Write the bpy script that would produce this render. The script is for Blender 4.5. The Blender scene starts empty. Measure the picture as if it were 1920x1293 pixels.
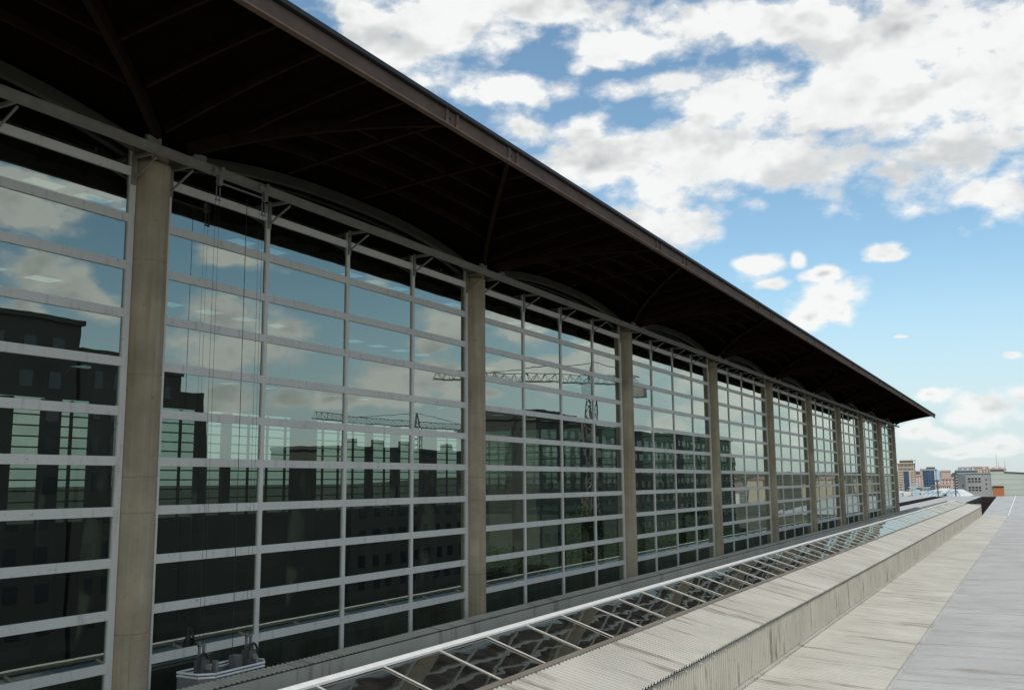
import bpy, math, random
from mathutils import Vector, Matrix
R = math.radians
rng = random.Random(7)
sc = bpy.context.scene

# ------------------------------------------------------------------ camera
cd = bpy.data.cameras.new('camera'); cam = bpy.data.objects.new('camera', cd)
sc.collection.objects.link(cam); sc.camera = cam
F_PX = 1798.5; TILT = 0.1414; YAW = 0.4941; ROLL = -0.0074
fw = Vector((-math.sin(YAW)*math.cos(TILT), math.cos(YAW)*math.cos(TILT), math.sin(TILT)))
r0 = Vector((math.cos(YAW), math.sin(YAW), 0)); u0 = r0.cross(fw)
rt = math.cos(ROLL)*r0 + math.sin(ROLL)*u0; up = -math.sin(ROLL)*r0 + math.cos(ROLL)*u0
cam.matrix_world = Matrix(((rt.x, up.x, -fw.x, 0), (rt.y, up.y, -fw.y, 0), (rt.z, up.z, -fw.z, 0), (0, 0, 0, 1)))
cd.sensor_fit = 'HORIZONTAL'; cd.sensor_width = 36.0; cd.lens = 36.0*F_PX/1920
cd.clip_start = 0.1; cd.clip_end = 20000

# ------------------------------------------------------------------ light
SUN = Vector((0.195, -0.56, 0.80)).normalized()
EL = math.asin(SUN.z); AZ = math.atan2(SUN.x, SUN.y)
sl = bpy.data.lights.new('sun', 'SUN'); sl.energy = 3.0; sl.angle = R(0.8); sl.color = (1, 0.955, 0.88)
so = bpy.data.objects.new('sun', sl); sc.collection.objects.link(so)
so.rotation_euler = (-SUN).to_track_quat('-Z', 'Y').to_euler()
sc.view_settings.view_transform = 'Standard'; sc.view_settings.look = 'None'
sc.view_settings.gamma = 1; sc.view_settings.use_curve_mapping = False
sc.view_settings.exposure = 0.0
sc.cycles.transparent_max_bounces = 24; sc.cycles.max_bounces = 6
sc.cycles.glossy_bounces = 5; sc.cycles.diffuse_bounces = 3

# cumulus masses as (azimuth, elevation, half width, half height, tilt), radians
BL = [(-0.603, 0.458, 0.087, 0.042, 0.036),(-0.539, 0.474, 0.047, 0.03, 0.011),(-0.661, 0.474, 0.04, 0.02, 0.062),(-0.492, 0.398, 0.055, 0.016, -0.008),(-0.444, 0.475, 0.071, 0.021, -0.027),(-0.357, 0.44, 0.075, 0.015, 0.202),(-0.392, 0.429, 0.041, 0.008, 0.129),(-0.211, 0.444, 0.126, 0.032, -0.12),(-0.081, 0.42, 0.13, 0.042, -0.169),(-0.246, 0.393, 0.094, 0.035, -0.097),(-0.136, 0.365, 0.134, 0.047, -0.132),(-0.013, 0.365, 0.079, 0.066, -0.18),(-0.271, 0.328, 0.116, 0.05, -0.076),(-0.389, 0.335, 0.097, 0.032, -0.04),(-0.478, 0.356, 0.052, 0.019, -0.013),(-0.196, 0.306, 0.069, 0.031, -0.095),(-0.06, 0.3, 0.081, 0.037, -0.138),(-0.017, 0.257, 0.039, 0.024, -0.135),(-0.346, 0.263, 0.05, 0.03, -0.045),(-0.324, 0.404, 0.051, 0.011, 0.14),(-0.091, 0.279, 0.029, 0.018, -0.12),(-0.159, 0.174, 0.035, 0.022, -0.067),(-0.183, 0.155, 0.028, 0.019, -0.057),(-0.143, 0.155, 0.02, 0.018, -0.064),(-0.246, 0.212, 0.024, 0.016, -0.06),(-0.231, 0.192, 0.021, 0.008, -0.058),(-0.171, 0.199, 0.028, 0.008, 0.189),(-0.201, 0.22, 0.01, 0.008, -0.072),(-0.107, 0.217, 0.019, 0.007, -0.093),(-0.105, 0.137, 0.012, 0.003, -0.063),(-0.089, 0.082, 0.021, 0.008, -0.043),(-0.035, 0.065, 0.045, 0.017, -0.04),(-0.062, 0.061, 0.023, 0.011, -0.036),(-0.01, 0.076, 0.022, 0.012, -0.048),(-0.077, 0.044, 0.025, 0.01, -0.028),(-0.03, 0.033, 0.038, 0.011, -0.025),(-0.103, 0.049, 0.019, 0.016, -0.028),(-0.007, 0.108, 0.01, 0.004, -0.065),(-0.06, 0.026, 0.027, 0.006, -0.02),
(0.971, 0.278, 0.055, 0.012, -0.128),(0.97, 0.254, 0.059, 0.022, -0.116),(0.957, 0.193, 0.039, 0.027, -0.085),(0.909, 0.177, 0.033, 0.015, -0.068),(0.978, 0.162, 0.027, 0.015, -0.075),(0.776, 0.224, 0.037, 0.011, -0.055),(0.779, 0.168, 0.057, 0.027, -0.041),(0.716, 0.159, 0.027, 0.019, -0.028),(0.778, 0.131, 0.057, 0.032, -0.03),(0.792, 0.082, 0.031, 0.027, -0.017),(0.724, 0.086, 0.026, 0.012, -0.012),(0.693, 0.084, 0.021, 0.011, -0.009),(0.622, 0.112, 0.052, 0.022, -0.003),(0.584, 0.117, 0.044, 0.022, -0.003),(0.629, 0.222, 0.022, 0.016, -0.022),(0.567, 0.159, 0.034, 0.017, -0.004),(0.584, 0.145, 0.028, 0.017, -0.005),(0.494, 0.178, 0.04, 0.022, 0.008),(0.466, 0.161, 0.028, 0.022, 0.012),(0.5, 0.117, 0.034, 0.014, 0.003),(0.45, 0.117, 0.034, 0.017, 0.013),(0.393, 0.138, 0.033, 0.033, 0.021),(0.388, 0.116, 0.033, 0.014, 0.02),(0.344, 0.142, 0.038, 0.027, 0.029),(0.306, 0.119, 0.038, 0.025, 0.03),(0.751, 0.26, 0.032, 0.008, -0.057),(0.644, 0.087, 0.044, 0.007, -0.005),(0.545, 0.09, 0.033, 0.007, 0.003),(0.254, 0.091, 0.042, 0.032, 0.03),(0.256, 0.037, 0.026, 0.021, 0.017),(0.204, 0.052, 0.036, 0.032, 0.023),(0.159, 0.04, 0.025, 0.031, 0.022),(0.335, 0.054, 0.032, 0.014, 0.016)]

class NT:
    """small helper to write node trees as expressions"""
    def __init__(s, tree): s.t = tree
    def n(s, typ, ins=None, out=0, **kw):
        nd = s.t.nodes.new(typ)
        for k, v in kw.items(): setattr(nd, k, v)
        for k, v in (ins or {}).items():
            if hasattr(v, 'is_output') or isinstance(v, bpy.types.NodeSocket): s.t.links.new(v, nd.inputs[k])
            else: nd.inputs[k].default_value = v
        return nd.outputs[out] if out is not None else nd
    def m(s, op, a, b=0.0, c=0.0, clamp=False): return s.n('ShaderNodeMath', {0: a, 1: b, 2: c}, operation=op, use_clamp=clamp)
    def v(s, op, a, b=(0, 0, 0), out=0): return s.n('ShaderNodeVectorMath', {0: a, 1: b}, out=out, operation=op)
    def sm(s, x, a, b, lo=0.0, hi=1.0): return s.n('ShaderNodeMapRange', {0: x, 1: a, 2: b, 3: lo, 4: hi}, interpolation_type='SMOOTHSTEP')
    def lin(s, x, a, b, lo=0.0, hi=1.0): return s.n('ShaderNodeMapRange', {0: x, 1: a, 2: b, 3: lo, 4: hi})
    def noise(s, vec, scale, detail=4, rough=0.5, dist=0.0, out=0): return s.n('ShaderNodeTexNoise', {'Vector': vec, 'Scale': scale, 'Detail': detail, 'Roughness': rough, 'Distortion': dist}, out=out)
    def mix(s, f, a, b): return s.n('ShaderNodeMix', {0: f, 6: a, 7: b}, out=2, data_type='RGBA')
    def xyz(s, x, y, z): return s.n('ShaderNodeCombineXYZ', {0: x, 1: y, 2: z})

w = bpy.data.worlds.new('World'); sc.world = w; w.use_nodes = True
wt = w.node_tree; wt.nodes.clear(); N = NT(wt)
sky = N.n('ShaderNodeTexSky', sky_type='NISHITA', sun_disc=False, sun_elevation=EL, sun_rotation=AZ, air_density=1.0, dust_density=0.5, ozone_density=1.0)
D = N.v('NORMALIZE', N.n('ShaderNodeTexCoord', out=0))
sep = N.n('ShaderNodeSeparateXYZ', {0: D}, out=None)
az = N.m('ARCTAN2', sep.outputs[0], sep.outputs[1]); el = N.m('ARCSINE', sep.outputs[2])
warp = N.v('SUBTRACT', N.noise(D, 9.0, 3, 0.6, out=1), (0.5, 0.5, 0.5))
ae = N.v('ADD', N.xyz(az, el, 0.0), N.v('MULTIPLY', warp, (0.075, 0.045, 0.0)))
mn = None
for (a, e, ra, re, th) in BL:
    if a < 0.12: q = 0.74 if e < 0.12 else 0.86 if e < 0.225 else 1.08; ra *= q; re *= q
    mp = N.n('ShaderNodeVectorMath', {0: ae, 1: (1/ra, 1/re, 0), 2: (-a/ra, -e/re, 0)}, operation='MULTIPLY_ADD')
    ln = N.v('LENGTH', mp, out=1)
    mn = ln if mn is None else N.m('MINIMUM', mn, ln)
Fb = N.m('SUBTRACT', N.sm(az, 0.0, 0.15, 1.22, 1.2), mn)
# the rest of the sky carries the same broken cumulus
zc = N.m('ADD', N.m('MAXIMUM', sep.outputs[2], 0.0), 0.22)
pl = N.xyz(N.m('DIVIDE', sep.outputs[0], zc), N.m('DIVIDE', sep.outputs[1], zc), 0.0)
Fg = N.lin(N.noise(pl, 1.5, 3, 0.5), 0.36, 0.64, -1.0, 1.2)
msk = N.m('MULTIPLY', N.m('MULTIPLY', N.sm(az, -0.95, -0.75), N.sm(az, 1.0, 1.25, 1.0, 0.0)), N.sm(el, 0.48, 0.62, 1.0, 0.0))
Ff = N.m('ADD', N.m('MULTIPLY', Fb, msk), N.m('MULTIPLY', Fg, N.m('SUBTRACT', 1.0, msk)))
Ff = N.m('MAXIMUM', Ff, -2.0)
dv = N.v('MULTIPLY', D, (1, 1, 1.7))
fine = N.noise(dv, 10.0, 7, 0.68, 0.0)
big = N.noise(dv, 5.0, 1, 0.5)
pv = N.v('ADD', dv, N.v('MULTIPLY', warp, (0.05, 0.05, 0.05)))
vo = N.n('ShaderNodeTexVoronoi', {'Vector': pv, 'Scale': 17.0, 'Detail': 1.0, 'Roughness': 0.55, 'Lacunarity': 2.2}, feature='F1')
dens = N.m('ADD', Ff, N.m('ADD', N.m('MULTIPLY', N.m('SUBTRACT', fine, 0.5), 2.8), N.m('MULTIPLY', N.m('SUBTRACT', 0.66, vo), 0.95)))
alpha = N.m('POWER', N.lin(dens, -0.22, 0.46), 1.5)
# shade: undersides and the thick middle turn grey, tops and edges stay white
lump = N.noise(dv, 7.0, 4, 0.55)
relief = N.m('SUBTRACT', N.noise(N.v('ADD', dv, (0.0, 0.0, 0.05)), 7.0, 4, 0.55), lump)
shade = N.m('ADD', N.m('MULTIPLY', N.m('MULTIPLY', N.sm(dens, 0.85, 1.8), N.sm(big, 0.44, 0.58)), 0.85), N.m('MULTIPLY', N.sm(relief, -0.02, 0.13), N.sm(dens, 0.05, 0.6, 0.1, 0.62)))
shade = N.m('ADD', shade, N.m('MULTIPLY', N.m('SUBTRACT', 0.52, fine), 1.5), clamp=True)
ccol = N.mix(shade, (6.75, 6.8, 6.7, 1), (3.7, 3.85, 3.85, 1))
haze = N.sm(el, 0.0, 0.24, 0.78, 0.02)
skyc = N.mix(haze, N.v('MULTIPLY', sky, (0.95, 1.11, 1.06)), (4.2, 4.75, 5.4, 1))
colr = N.mix(N.m('MULTIPLY', alpha, N.sm(el, -0.01, 0.10, 0.55, 0.97)), skyc, ccol)
bg = N.n('ShaderNodeBackground', {'Color': colr, 'Strength': 0.14})
wo = wt.nodes.new('ShaderNodeOutputWorld'); wt.links.new(bg, wo.inputs[0])
w.cycles.sampling_method = 'NONE'

# ------------------------------------------------------------------ materials
def newmat(name):
    m = bpy.data.materials.new(name); m.use_nodes = True; m.node_tree.nodes.clear()
    n = NT(m.node_tree); o = m.node_tree.nodes.new('ShaderNodeOutputMaterial')
    return m, n, o
def finish(m, n, o, col, rough=0.6, metal=0.0, bump=None, bstr=0.2, bdist=0.01, spec=0.5):
    ins = {'Base Color': col, 'Roughness': rough, 'Metallic': metal, 'Specular IOR Level': spec}
    if bump is not None: ins['Normal'] = n.n('ShaderNodeBump', {'Height': bump, 'Strength': bstr, 'Distance': bdist})
    m.node_tree.links.new(n.n('ShaderNodeBsdfPrincipled', ins), o.inputs[0])
    return m
def c4(c): return (c[0], c[1], c[2], 1)
def plain(name, col, rough=0.6, metal=0.0, var=0.12, scale=3.0, spec=0.4):
    m, n, o = newmat(name)
    P = n.n('ShaderNodeNewGeometry')
    k = n.noise(P, scale, 6, 0.6)
    c = n.mix(n.lin(k, 0.25, 0.75), c4([x*(1-var) for x in col]), c4([min(1, x*(1+var)) for x in col]))
    return finish(m, n, o, c, rough, metal, spec=spec)
def concrete(name, col):
    m, n, o = newmat(name)
    P = n.n('ShaderNodeNewGeometry'); S = n.n('ShaderNodeSeparateXYZ', {0: P}, out=None)
    big = n.noise(P, 0.9, 5, 0.6); fine = n.noise(P, 22.0, 6, 0.65)
    streak = n.noise(n.v('MULTIPLY', P, (9, 9, 0.35)), 1.0, 5, 0.6)
    c = n.mix(n.lin(big, 0.3, 0.7), c4([x*0.70 for x in col]), c4([x*1.18 for x in col]))
    c = n.mix(n.m('MULTIPLY', n.sm(streak, 0.50, 0.72), 0.45), c, c4((col[0]*0.52, col[1]*0.46, col[2]*0.36)))
    c = n.mix(n.m('MULTIPLY', n.sm(streak, 0.48, 0.28), 0.22), c, (0.52, 0.51, 0.45, 1))
    c = n.mix(n.m('MULTIPLY', n.sm(fine, 0.58, 0.72), 0.35), c, c4([x*0.55 for x in col]))
    pit = n.n('ShaderNodeTexVoronoi', {'Vector': P, 'Scale': 2.6})
    c = n.mix(n.m('MULTIPLY', n.sm(pit, 0.035, 0.055, 1, 0), 0.6), c, (0.07, 0.065, 0.055, 1))
    return finish(m, n, o, c, 0.85, 0, fine, 0.35, 0.01, 0.25)
def sheet_metal(name, col, along, stain=0.5, seed=0.0, metal=0.0, rough=0.5):
    """painted profiled sheet with dirt running along the fall ('x' or 'z')"""
    m, n, o = newmat(name)
    P = n.v('ADD', n.n('ShaderNodeNewGeometry'), (seed, seed*1.7, seed*0.3))
    big = n.noise(P, 0.35, 5, 0.6); grime = n.noise(P, 14.0, 6, 0.7)
    sc3 = {'x': (0.22, 2.4, 0.22), 'z': (0.3, 3.6, 0.45)}[along]
    st = n.noise(n.v('MULTIPLY', P, sc3), 1.0, 6, 0.62)
    st2 = n.noise(n.v('MULTIPLY', P, [q*2.7 for q in sc3]), 1.0, 4, 0.6)
    c = n.mix(n.lin(big, 0.3, 0.7), c4([x*0.82 for x in col]), c4([min(1, x*1.09) for x in col]))
    c = n.mix(n.m('MULTIPLY', n.sm(st, 0.53, 0.70), stain), c, (0.16, 0.125, 0.085, 1))
    c = n.mix(n.m('MULTIPLY', n.sm(st2, 0.60, 0.80), stain*0.55), c, (0.19, 0.16, 0.12, 1))
    c = n.mix(n.m('MULTIPLY', n.sm(grime, 0.56, 0.76), 0.28), c, (0.22, 0.19, 0.15, 1))
    return finish(m, n, o, c, n.lin(grime, 0.3, 0.7, rough*0.85, min(1, rough*1.2)), metal, spec=0.35)
def glass(name, tint, base, gain, power, dust=0.0, gtint=(0.93, 0.95, 0.90), wave=(0.9, 0.0012)):
    m, n, o = newmat(name)
    g = n.n('ShaderNodeNewGeometry', out=None)
    lw = n.n('ShaderNodeLayerWeight', {'Blend': 0.5}, out=1)
    f = n.m('ADD', base, n.m('MULTIPLY', n.m('POWER', lw, power), gain), clamp=True)
    f = n.m('MULTIPLY', f, n.m('SUBTRACT', 1.0, g.outputs['Backfacing']))
    tr = n.n('ShaderNodeBsdfTransparent', {'Color': c4(tint)})
    wv = n.n('ShaderNodeBump', {'Height': n.noise(g.outputs[0], wave[0], 2, 0.4), 'Strength': 1.0, 'Distance': wave[1]})
    gl = n.n('ShaderNodeBsdfGlossy', {'Color': c4(gtint), 'Roughness': 0.0, 'Normal': wv})
    mx = n.n('ShaderNodeMixShader', {0: f, 1: tr, 2: gl})
    # a thin film of dust, in patches
    dn = n.noise(n.v('MULTIPLY', g.outputs[0], (2.2, 2.2, 0.5)), 1.0, 6, 0.65)
    df = n.n('ShaderNodeBsdfDiffuse', {'Color': (0.42, 0.41, 0.37, 1)})
    mx = n.n('ShaderNodeMixShader', {0: n.lin(dn, 0.35, 0.75, dust*0.3, dust), 1: mx, 2: df})
    m.node_tree.links.new(mx, o.inputs[0]); return m

M = {}
M['frame'] = None
def frame_paint():
    m, n, o = newmat('aluminium_frame')
    P = n.n('ShaderNodeNewGeometry')
    st = n.noise(n.v('MULTIPLY', P, (6, 7, 1.2)), 1.0, 6, 0.65)
    big = n.noise(P, 0.5, 4, 0.5); sp = n.noise(n.v('MULTIPLY', P, (5, 5, 9)), 1.5, 8, 0.7)
    c = n.mix(n.lin(big, 0.3, 0.7), (0.64, 0.60, 0.53, 1), (0.74, 0.695, 0.62, 1))
    c = n.mix(n.m('MULTIPLY', n.sm(st, 0.52, 0.72), 0.42), c, (0.28, 0.26, 0.24, 1))
    c = n.mix(n.m('MULTIPLY', n.sm(sp, 0.61, 0.70), 0.75), c, (0.10, 0.09, 0.085, 1))
    return finish(m, n, o, c, 0.45, 0.0, spec=0.4)
M['frame'] = frame_paint()
M['column'] = concrete('weathered_concrete', (0.40, 0.325, 0.215))
M['plain_concrete'] = concrete('plain_concrete', (0.40, 0.39, 0.35))
M['glass'] = glass('reflective_glass', (0.47, 0.56, 0.50), 0.33, 0.62, 3.6, 0.012, (0.88, 0.97, 0.88))
M['sky_glass'] = glass('dark_skylight_glass', (0.13, 0.15, 0.155), 0.16, 0.78, 4.0, 0.07, wave=(0.8, 0.007))
M['clear_glass'] = glass('clear_roof_glass', (0.95, 0.97, 0.96), 0.04, 0.8, 5.0, 0.0)
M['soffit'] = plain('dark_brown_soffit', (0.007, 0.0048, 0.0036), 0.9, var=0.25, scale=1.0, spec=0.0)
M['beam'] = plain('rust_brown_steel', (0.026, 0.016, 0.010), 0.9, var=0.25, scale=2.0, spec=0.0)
M['fascia'] = plain('brown_fascia', (0.155, 0.105, 0.078), 0.7, var=0.25, scale=2.2, spec=0.15)
M['roof_edge'] = plain('black_roof_edge', (0.022, 0.024, 0.028), 0.6)
M['rail'] = plain('grey_rail_paint', (0.24, 0.22, 0.185), 0.5, var=0.2, scale=4)
M['arch'] = plain('grey_arch_panel', (0.085, 0.078, 0.062), 0.6, var=0.15, scale=2)
M['white_metal'] = plain('white_painted_metal', (0.70, 0.69, 0.66), 0.4, var=0.08, scale=5)
M['bar_metal'] = plain('pale_bar_metal', (0.50, 0.485, 0.45), 0.45, var=0.15, scale=5)
M['top_sheet'] = sheet_metal('cream_top_sheet', (0.43, 0.415, 0.37), 'x', 0.95, 3.1)
M['face_sheet'] = sheet_metal('cream_face_sheet', (0.47, 0.44, 0.37), 'z', 1.0, 8.2)
M['low_sheet'] = sheet_metal('cream_low_roof_sheet', (0.42, 0.405, 0.355), 'x', 0.85, 15.7)
M['blue_sheet'] = sheet_metal('bluish_zinc_sheet', (0.355, 0.35, 0.345), 'x', 0.6, 31.0)
M['ledge_sheet'] = sheet_metal('grey_ledge_sheet', (0.46, 0.43, 0.345), 'x', 0.6, 5.3)
M['flash'] = sheet_metal('dirty_flashing', (0.20, 0.175, 0.14), 'x', 0.5, 21.0)
M['far_roof'] = sheet_metal('pale_far_roof', (0.41, 0.405, 0.39), 'x', 0.2, 40.0)
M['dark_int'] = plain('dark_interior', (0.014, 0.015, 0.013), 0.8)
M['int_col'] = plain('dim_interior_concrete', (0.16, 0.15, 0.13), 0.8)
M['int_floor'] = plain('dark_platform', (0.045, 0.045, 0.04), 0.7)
M['trench'] = plain('dark_brown_cladding', (0.020, 0.012, 0.010), 0.8)
M['asphalt'] = plain('asphalt', (0.05, 0.05, 0.05), 0.85, var=0.3, scale=0.15)
M['steel'] = plain('galvanised_steel', (0.24, 0.23, 0.22), 0.5, 0.4)
M['cradle'] = plain('grey_cradle_panel', (0.22, 0.20, 0.18), 0.5, var=0.2, scale=6)
M['cable'] = plain('dark_cable', (0.025, 0.025, 0.028), 0.6)
M['hoist'] = plain('hoist_grey', (0.10, 0.092, 0.08), 0.55)
M['blue_glass'] = plain('blue_tower_glass', (0.025, 0.06, 0.12), 0.12, 0.0, var=0.3, scale=0.1, spec=0.8)
M['win'] = plain('dark_window', (0.03, 0.035, 0.045), 0.15, spec=0.8)
def wallmat(name, c, var=0.08): return plain(name, c, 0.85, var=var, scale=0.12, spec=0.2)
M['beige'] = wallmat('beige_wall', (0.52, 0.42, 0.33))
M['pink'] = wallmat('pink_wall', (0.58, 0.43, 0.39))
M['tan'] = wallmat('tan_wall', (0.55, 0.45, 0.36))
M['white_wall'] = wallmat('white_wall', (0.70, 0.67, 0.62))
M['grey_wall'] = wallmat('grey_wall', (0.30, 0.30, 0.29), 0.2)
M['dim_grey'] = wallmat('dim_grey_wall', (0.085, 0.085, 0.078), 0.2)
M['blue_grey'] = wallmat('blue_grey_wall', (0.27, 0.33, 0.37))
M['ware'] = wallmat('grey_green_wall', (0.46, 0.49, 0.43))
M['dark_wall'] = wallmat('dark_brick_wall', (0.10, 0.094, 0.08), 0.25)
M['tile'] = plain('red_roof_tile', (0.30, 0.20, 0.165), 0.85, var=0.2, scale=0.4)
M['door'] = plain('rust_orange_door', (0.42, 0.15, 0.065), 0.6)
M['blue_stripe'] = plain('light_blue_paint', (0.28, 0.52, 0.66), 0.5)
M['pale_blue'] = plain('pale_blue_metal', (0.45, 0.58, 0.62), 0.5)
M['crane'] = plain('crane_paint', (0.17, 0.16, 0.13), 0.7)
M['bark'] = plain('bark', (0.09, 0.065, 0.045), 0.9)
def leafmat():
    m, n, o = newmat('leaf')
    k = n.noise(n.n('ShaderNodeNewGeometry'), 0.8, 4, 0.6)
    return finish(m, n, o, n.mix(n.lin(k, 0.3, 0.7), (0.016, 0.032, 0.010, 1), (0.040, 0.065, 0.020, 1)), 0.7, spec=0.2)
M['leaf'] = leafmat()
def groundmat():
    m, n, o = newmat('city_ground')
    P = n.n('ShaderNodeNewGeometry')
    a = n.noise(P, 0.012, 5, 0.6); b = n.noise(P, 0.07, 4, 0.5)
    c = n.mix(n.sm(a, 0.42, 0.58), (0.07, 0.068, 0.062, 1), (0.10, 0.095, 0.06, 1))
    c = n.mix(n.m('MULTIPLY', n.sm(b, 0.5, 0.62), 0.7), c, (0.045, 0.06, 0.028, 1))
    return finish(m, n, o, c, 0.9, spec=0.1)
M['ground'] = groundmat()

# ------------------------------------------------------------------ mesh helpers
COL = sc.collection
WP = {}          # world position of each object's origin
class MB:
    def __init__(s): s.V = []; s.F = []; s.sm = False
    def face(s, pts):
        b = len(s.V); s.V += [tuple(p) for p in pts]; s.F.append(tuple(range(b, b+len(pts)))); return s
    def hexa(s, p):                       # 8 points: bottom loop, top loop
        b = len(s.V); s.V += [tuple(q) for q in p]
        for f in ((3, 2, 1, 0), (4, 5, 6, 7), (0, 1, 5, 4), (1, 2, 6, 5), (2, 3, 7, 6), (3, 0, 4, 7)): s.F.append(tuple(b+i for i in f))
        return s
    def box(s, x0, x1, y0, y1, z0, z1):
        return s.hexa([(x0, y0, z0), (x1, y0, z0), (x1, y1, z0), (x0, y1, z0), (x0, y0, z1), (x1, y0, z1), (x1, y1, z1), (x0, y1, z1)])
    def beam(s, a, b, wd, ht):            # rectangular bar from a to b, top faces up
        a = Vector(a); b = Vector(b); d = (b-a).normalized()
        side = d.cross(Vector((0, 0, 1)))
        if side.length < 1e-4: side = Vector((1, 0, 0))
        side.normalize(); u = side.cross(d)
        q = [(-1, -1), (1, -1), (1, 1), (-1, 1)]
        L = [a + side*(i*wd/2) + u*(j*ht/2) for i, j in q]; T = [b + side*(i*wd/2) + u*(j*ht/2) for i, j in q]
        return s.hexa(L + T)
    def tube(s, a, b, r, n=8, r2=None):
        a = Vector(a); b = Vector(b); d = (b-a).normalized(); r2 = r if r2 is None else r2
        e = d.orthogonal().normalized(); g = d.cross(e); k = len(s.V)
        for p, rr in ((a, r), (b, r2)):
            for i in range(n):
                t = 2*math.pi*i/n; s.V.append(tuple(p + e*(rr*math.cos(t)) + g*(rr*math.sin(t))))
        for i in range(n): s.F.append((k+i, k+(i+1) % n, k+n+(i+1) % n, k+n+i))
        s.F.append(tuple(k+i for i in range(n))[::-1]); s.F.append(tuple(k+n+i for i in range(n)))
        return s
    def lathe(s, cx, cy, prof, n=40):
        k = len(s.V)
        for (rr, z) in prof:
            for i in range(n):
                t = 2*math.pi*i/n; s.V.append((cx+rr*math.cos(t), cy+rr*math.sin(t), z))
        for j in range(len(prof)-1):
            for i in range(n):
                s.F.append((k+j*n+i, k+j*n+(i+1) % n, k+(j+1)*n+(i+1) % n, k+(j+1)*n+i))
        s.F.append(tuple(k+(len(prof)-1)*n+i for i in range(n)))
        return s
    def poly_extrude(s, pts, axis, a, b):   # pts in the two other axes, extruded along axis from a to b
        def P(p, t): q = list(p); q.insert(axis, t); return tuple(q)
        k = len(s.V); n = len(pts)
        s.V += [P(p, a) for p in pts] + [P(p, b) for p in pts]
        for i in range(n): s.F.append((k+i, k+(i+1) % n, k+n+(i+1) % n, k+n+i))
        s.F.append(tuple(k+i for i in range(n))[::-1]); s.F.append(tuple(k+n+i for i in range(n)))
        return s
    def mesh(s, name, mat, org=(0, 0, 0)):
        me = bpy.data.meshes.new(name)
        me.from_pydata([(v[0]-org[0], v[1]-org[1], v[2]-org[2]) for v in s.V], [], s.F)
        import bmesh
        bm = bmesh.new(); bm.from_mesh(me); bmesh.ops.recalc_face_normals(bm, faces=bm.faces); bm.to_mesh(me); bm.free()
        if s.sm:
            for p in me.polygons: p.use_smooth = len(p.vertices) == 4
        me.materials.append(M[mat]); return me
    def build(s, name, mat, parent=None, org=None):
        if org is None:
            xs, ys, zs = zip(*s.V); org = ((min(xs)+max(xs))/2, (min(ys)+max(ys))/2, min(zs))
        return place(name, s.mesh(name, mat, org), org, parent)
def place(name, me, org, parent=None):
    o = bpy.data.objects.new(name, me); COL.objects.link(o); org = Vector(org); WP[o] = org
    if parent is not None: o.parent = parent; o.location = org - WP[parent]
    else: o.location = org
    return o
def empty(name, org): 
    o = place(name, None, org); o.empty_display_size = 0.5; return o
def tag(o, label=None, cat=None, group=None, kind=None):
    if label: o['label'] = label
    if cat: o['category'] = cat
    if group: o['group'] = group
    if kind: o['kind'] = kind
    return o

# ------------------------------------------------------------------ dimensions
XF = -14.36                 # plane of the glass
SP = 12.0                   # column spacing
Y0 = 12.25                  # first column in view
ZT, HR = 5.754, 0.8895      # top transom, row pitch
XE = -9.70                  # eave
YEND = Y0 + 9*SP            # last column
YB0 = Y0 - SP               # column just left of the frame
STREET = -18.0
ROOF_END = 172.0
XW = -72.0                  # opposite glass wall of the hall

# ------------------------------------------------------------------ the setting
g = MB(); g.face([(-9000, -6000, STREET), (9000, -6000, STREET), (9000, 14000, STREET), (-9000, 14000, STREET)])
tag(g.build('ground', 'ground'), kind='structure')
g = MB(); g.face([(8, -150, STREET+0.02), (26, -150, STREET+0.02), (26, 600, STREET+0.02), (8, 600, STREET+0.02)])
tag(g.build('road', 'asphalt'), kind='structure')
for sx in (7.2, 26.0):
    g = MB().box(sx, sx+1.6, -150, 600, STREET-0.2, STREET+0.13); tag(g.build('pavement', 'asphalt'), kind='structure')

# ------------------------------------------------------------------ station hall
hall = empty('station_hall', (XF, (YB0+YEND)/2, -12))
tag(hall, 'long glazed station hall with round concrete columns and dark overhanging roof', 'building')

# columns: cast drums with fine joints
RC = 0.35
prof = [(RC, -12.0)]
for zj in (-7.6, -4.9, -2.61, -0.52, 0.12, 1.96, 4.1):
    prof += [(RC, zj-0.02), (RC-0.010, zj-0.012), (RC-0.010, zj+0.012), (RC, zj+0.02)]
prof += [(RC, 5.95), (RC-0.015, 5.99), (RC-0.05, 6.02), (RC-0.05, 6.12)]
cm = MB(); cm.lathe(0, 0, prof, 44); cm.sm = False
cme = cm.mesh('column', 'column')
for p in cme.polygons: p.use_smooth = True
cme.set_sharp_from_angle(angle=R(25))
for i in range(-1, 10): place('column', cme, (XF, Y0+i*SP, 0), hall)

# glazed bays
IN0, IN1 = 0.38, SP-0.38
PW = (IN1-IN0)/4
ROWS = 13
ZB = ZT - 12*HR
MW, TH = 0.052, 0.082
bay_frame = MB()
oo = [(IN0-0.02, ZB-0.1), (IN1+0.02, ZB-0.1), (IN1+0.02, ZT+0.62), (IN0-0.02, ZT+0.62)]
ii = [(IN0+0.11, ZB), (IN1-0.11, ZB), (IN1-0.11, ZT+0.52), (IN0+0.11, ZT+0.52)]
for x in (-0.06, 0.03): bay_frame.V += [(x, a, b) for a, b in oo] + [(x, a, b) for a, b in ii]
for i in range(4):
    j = (i+1) % 4
    bay_frame.F += [(i, j, 4+j, 4+i), (8+i, 8+j, 12+j, 12+i), (i, j, 8+j, 8+i), (4+i, 4+j, 12+j, 12+i)]
bay_frame_me = bay_frame.mesh('window_bay', 'frame')
mull_me = MB().box(-0.06, 0.026, -MW, MW, ZB, ZT+0.30).mesh('mullion', 'frame')
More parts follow.
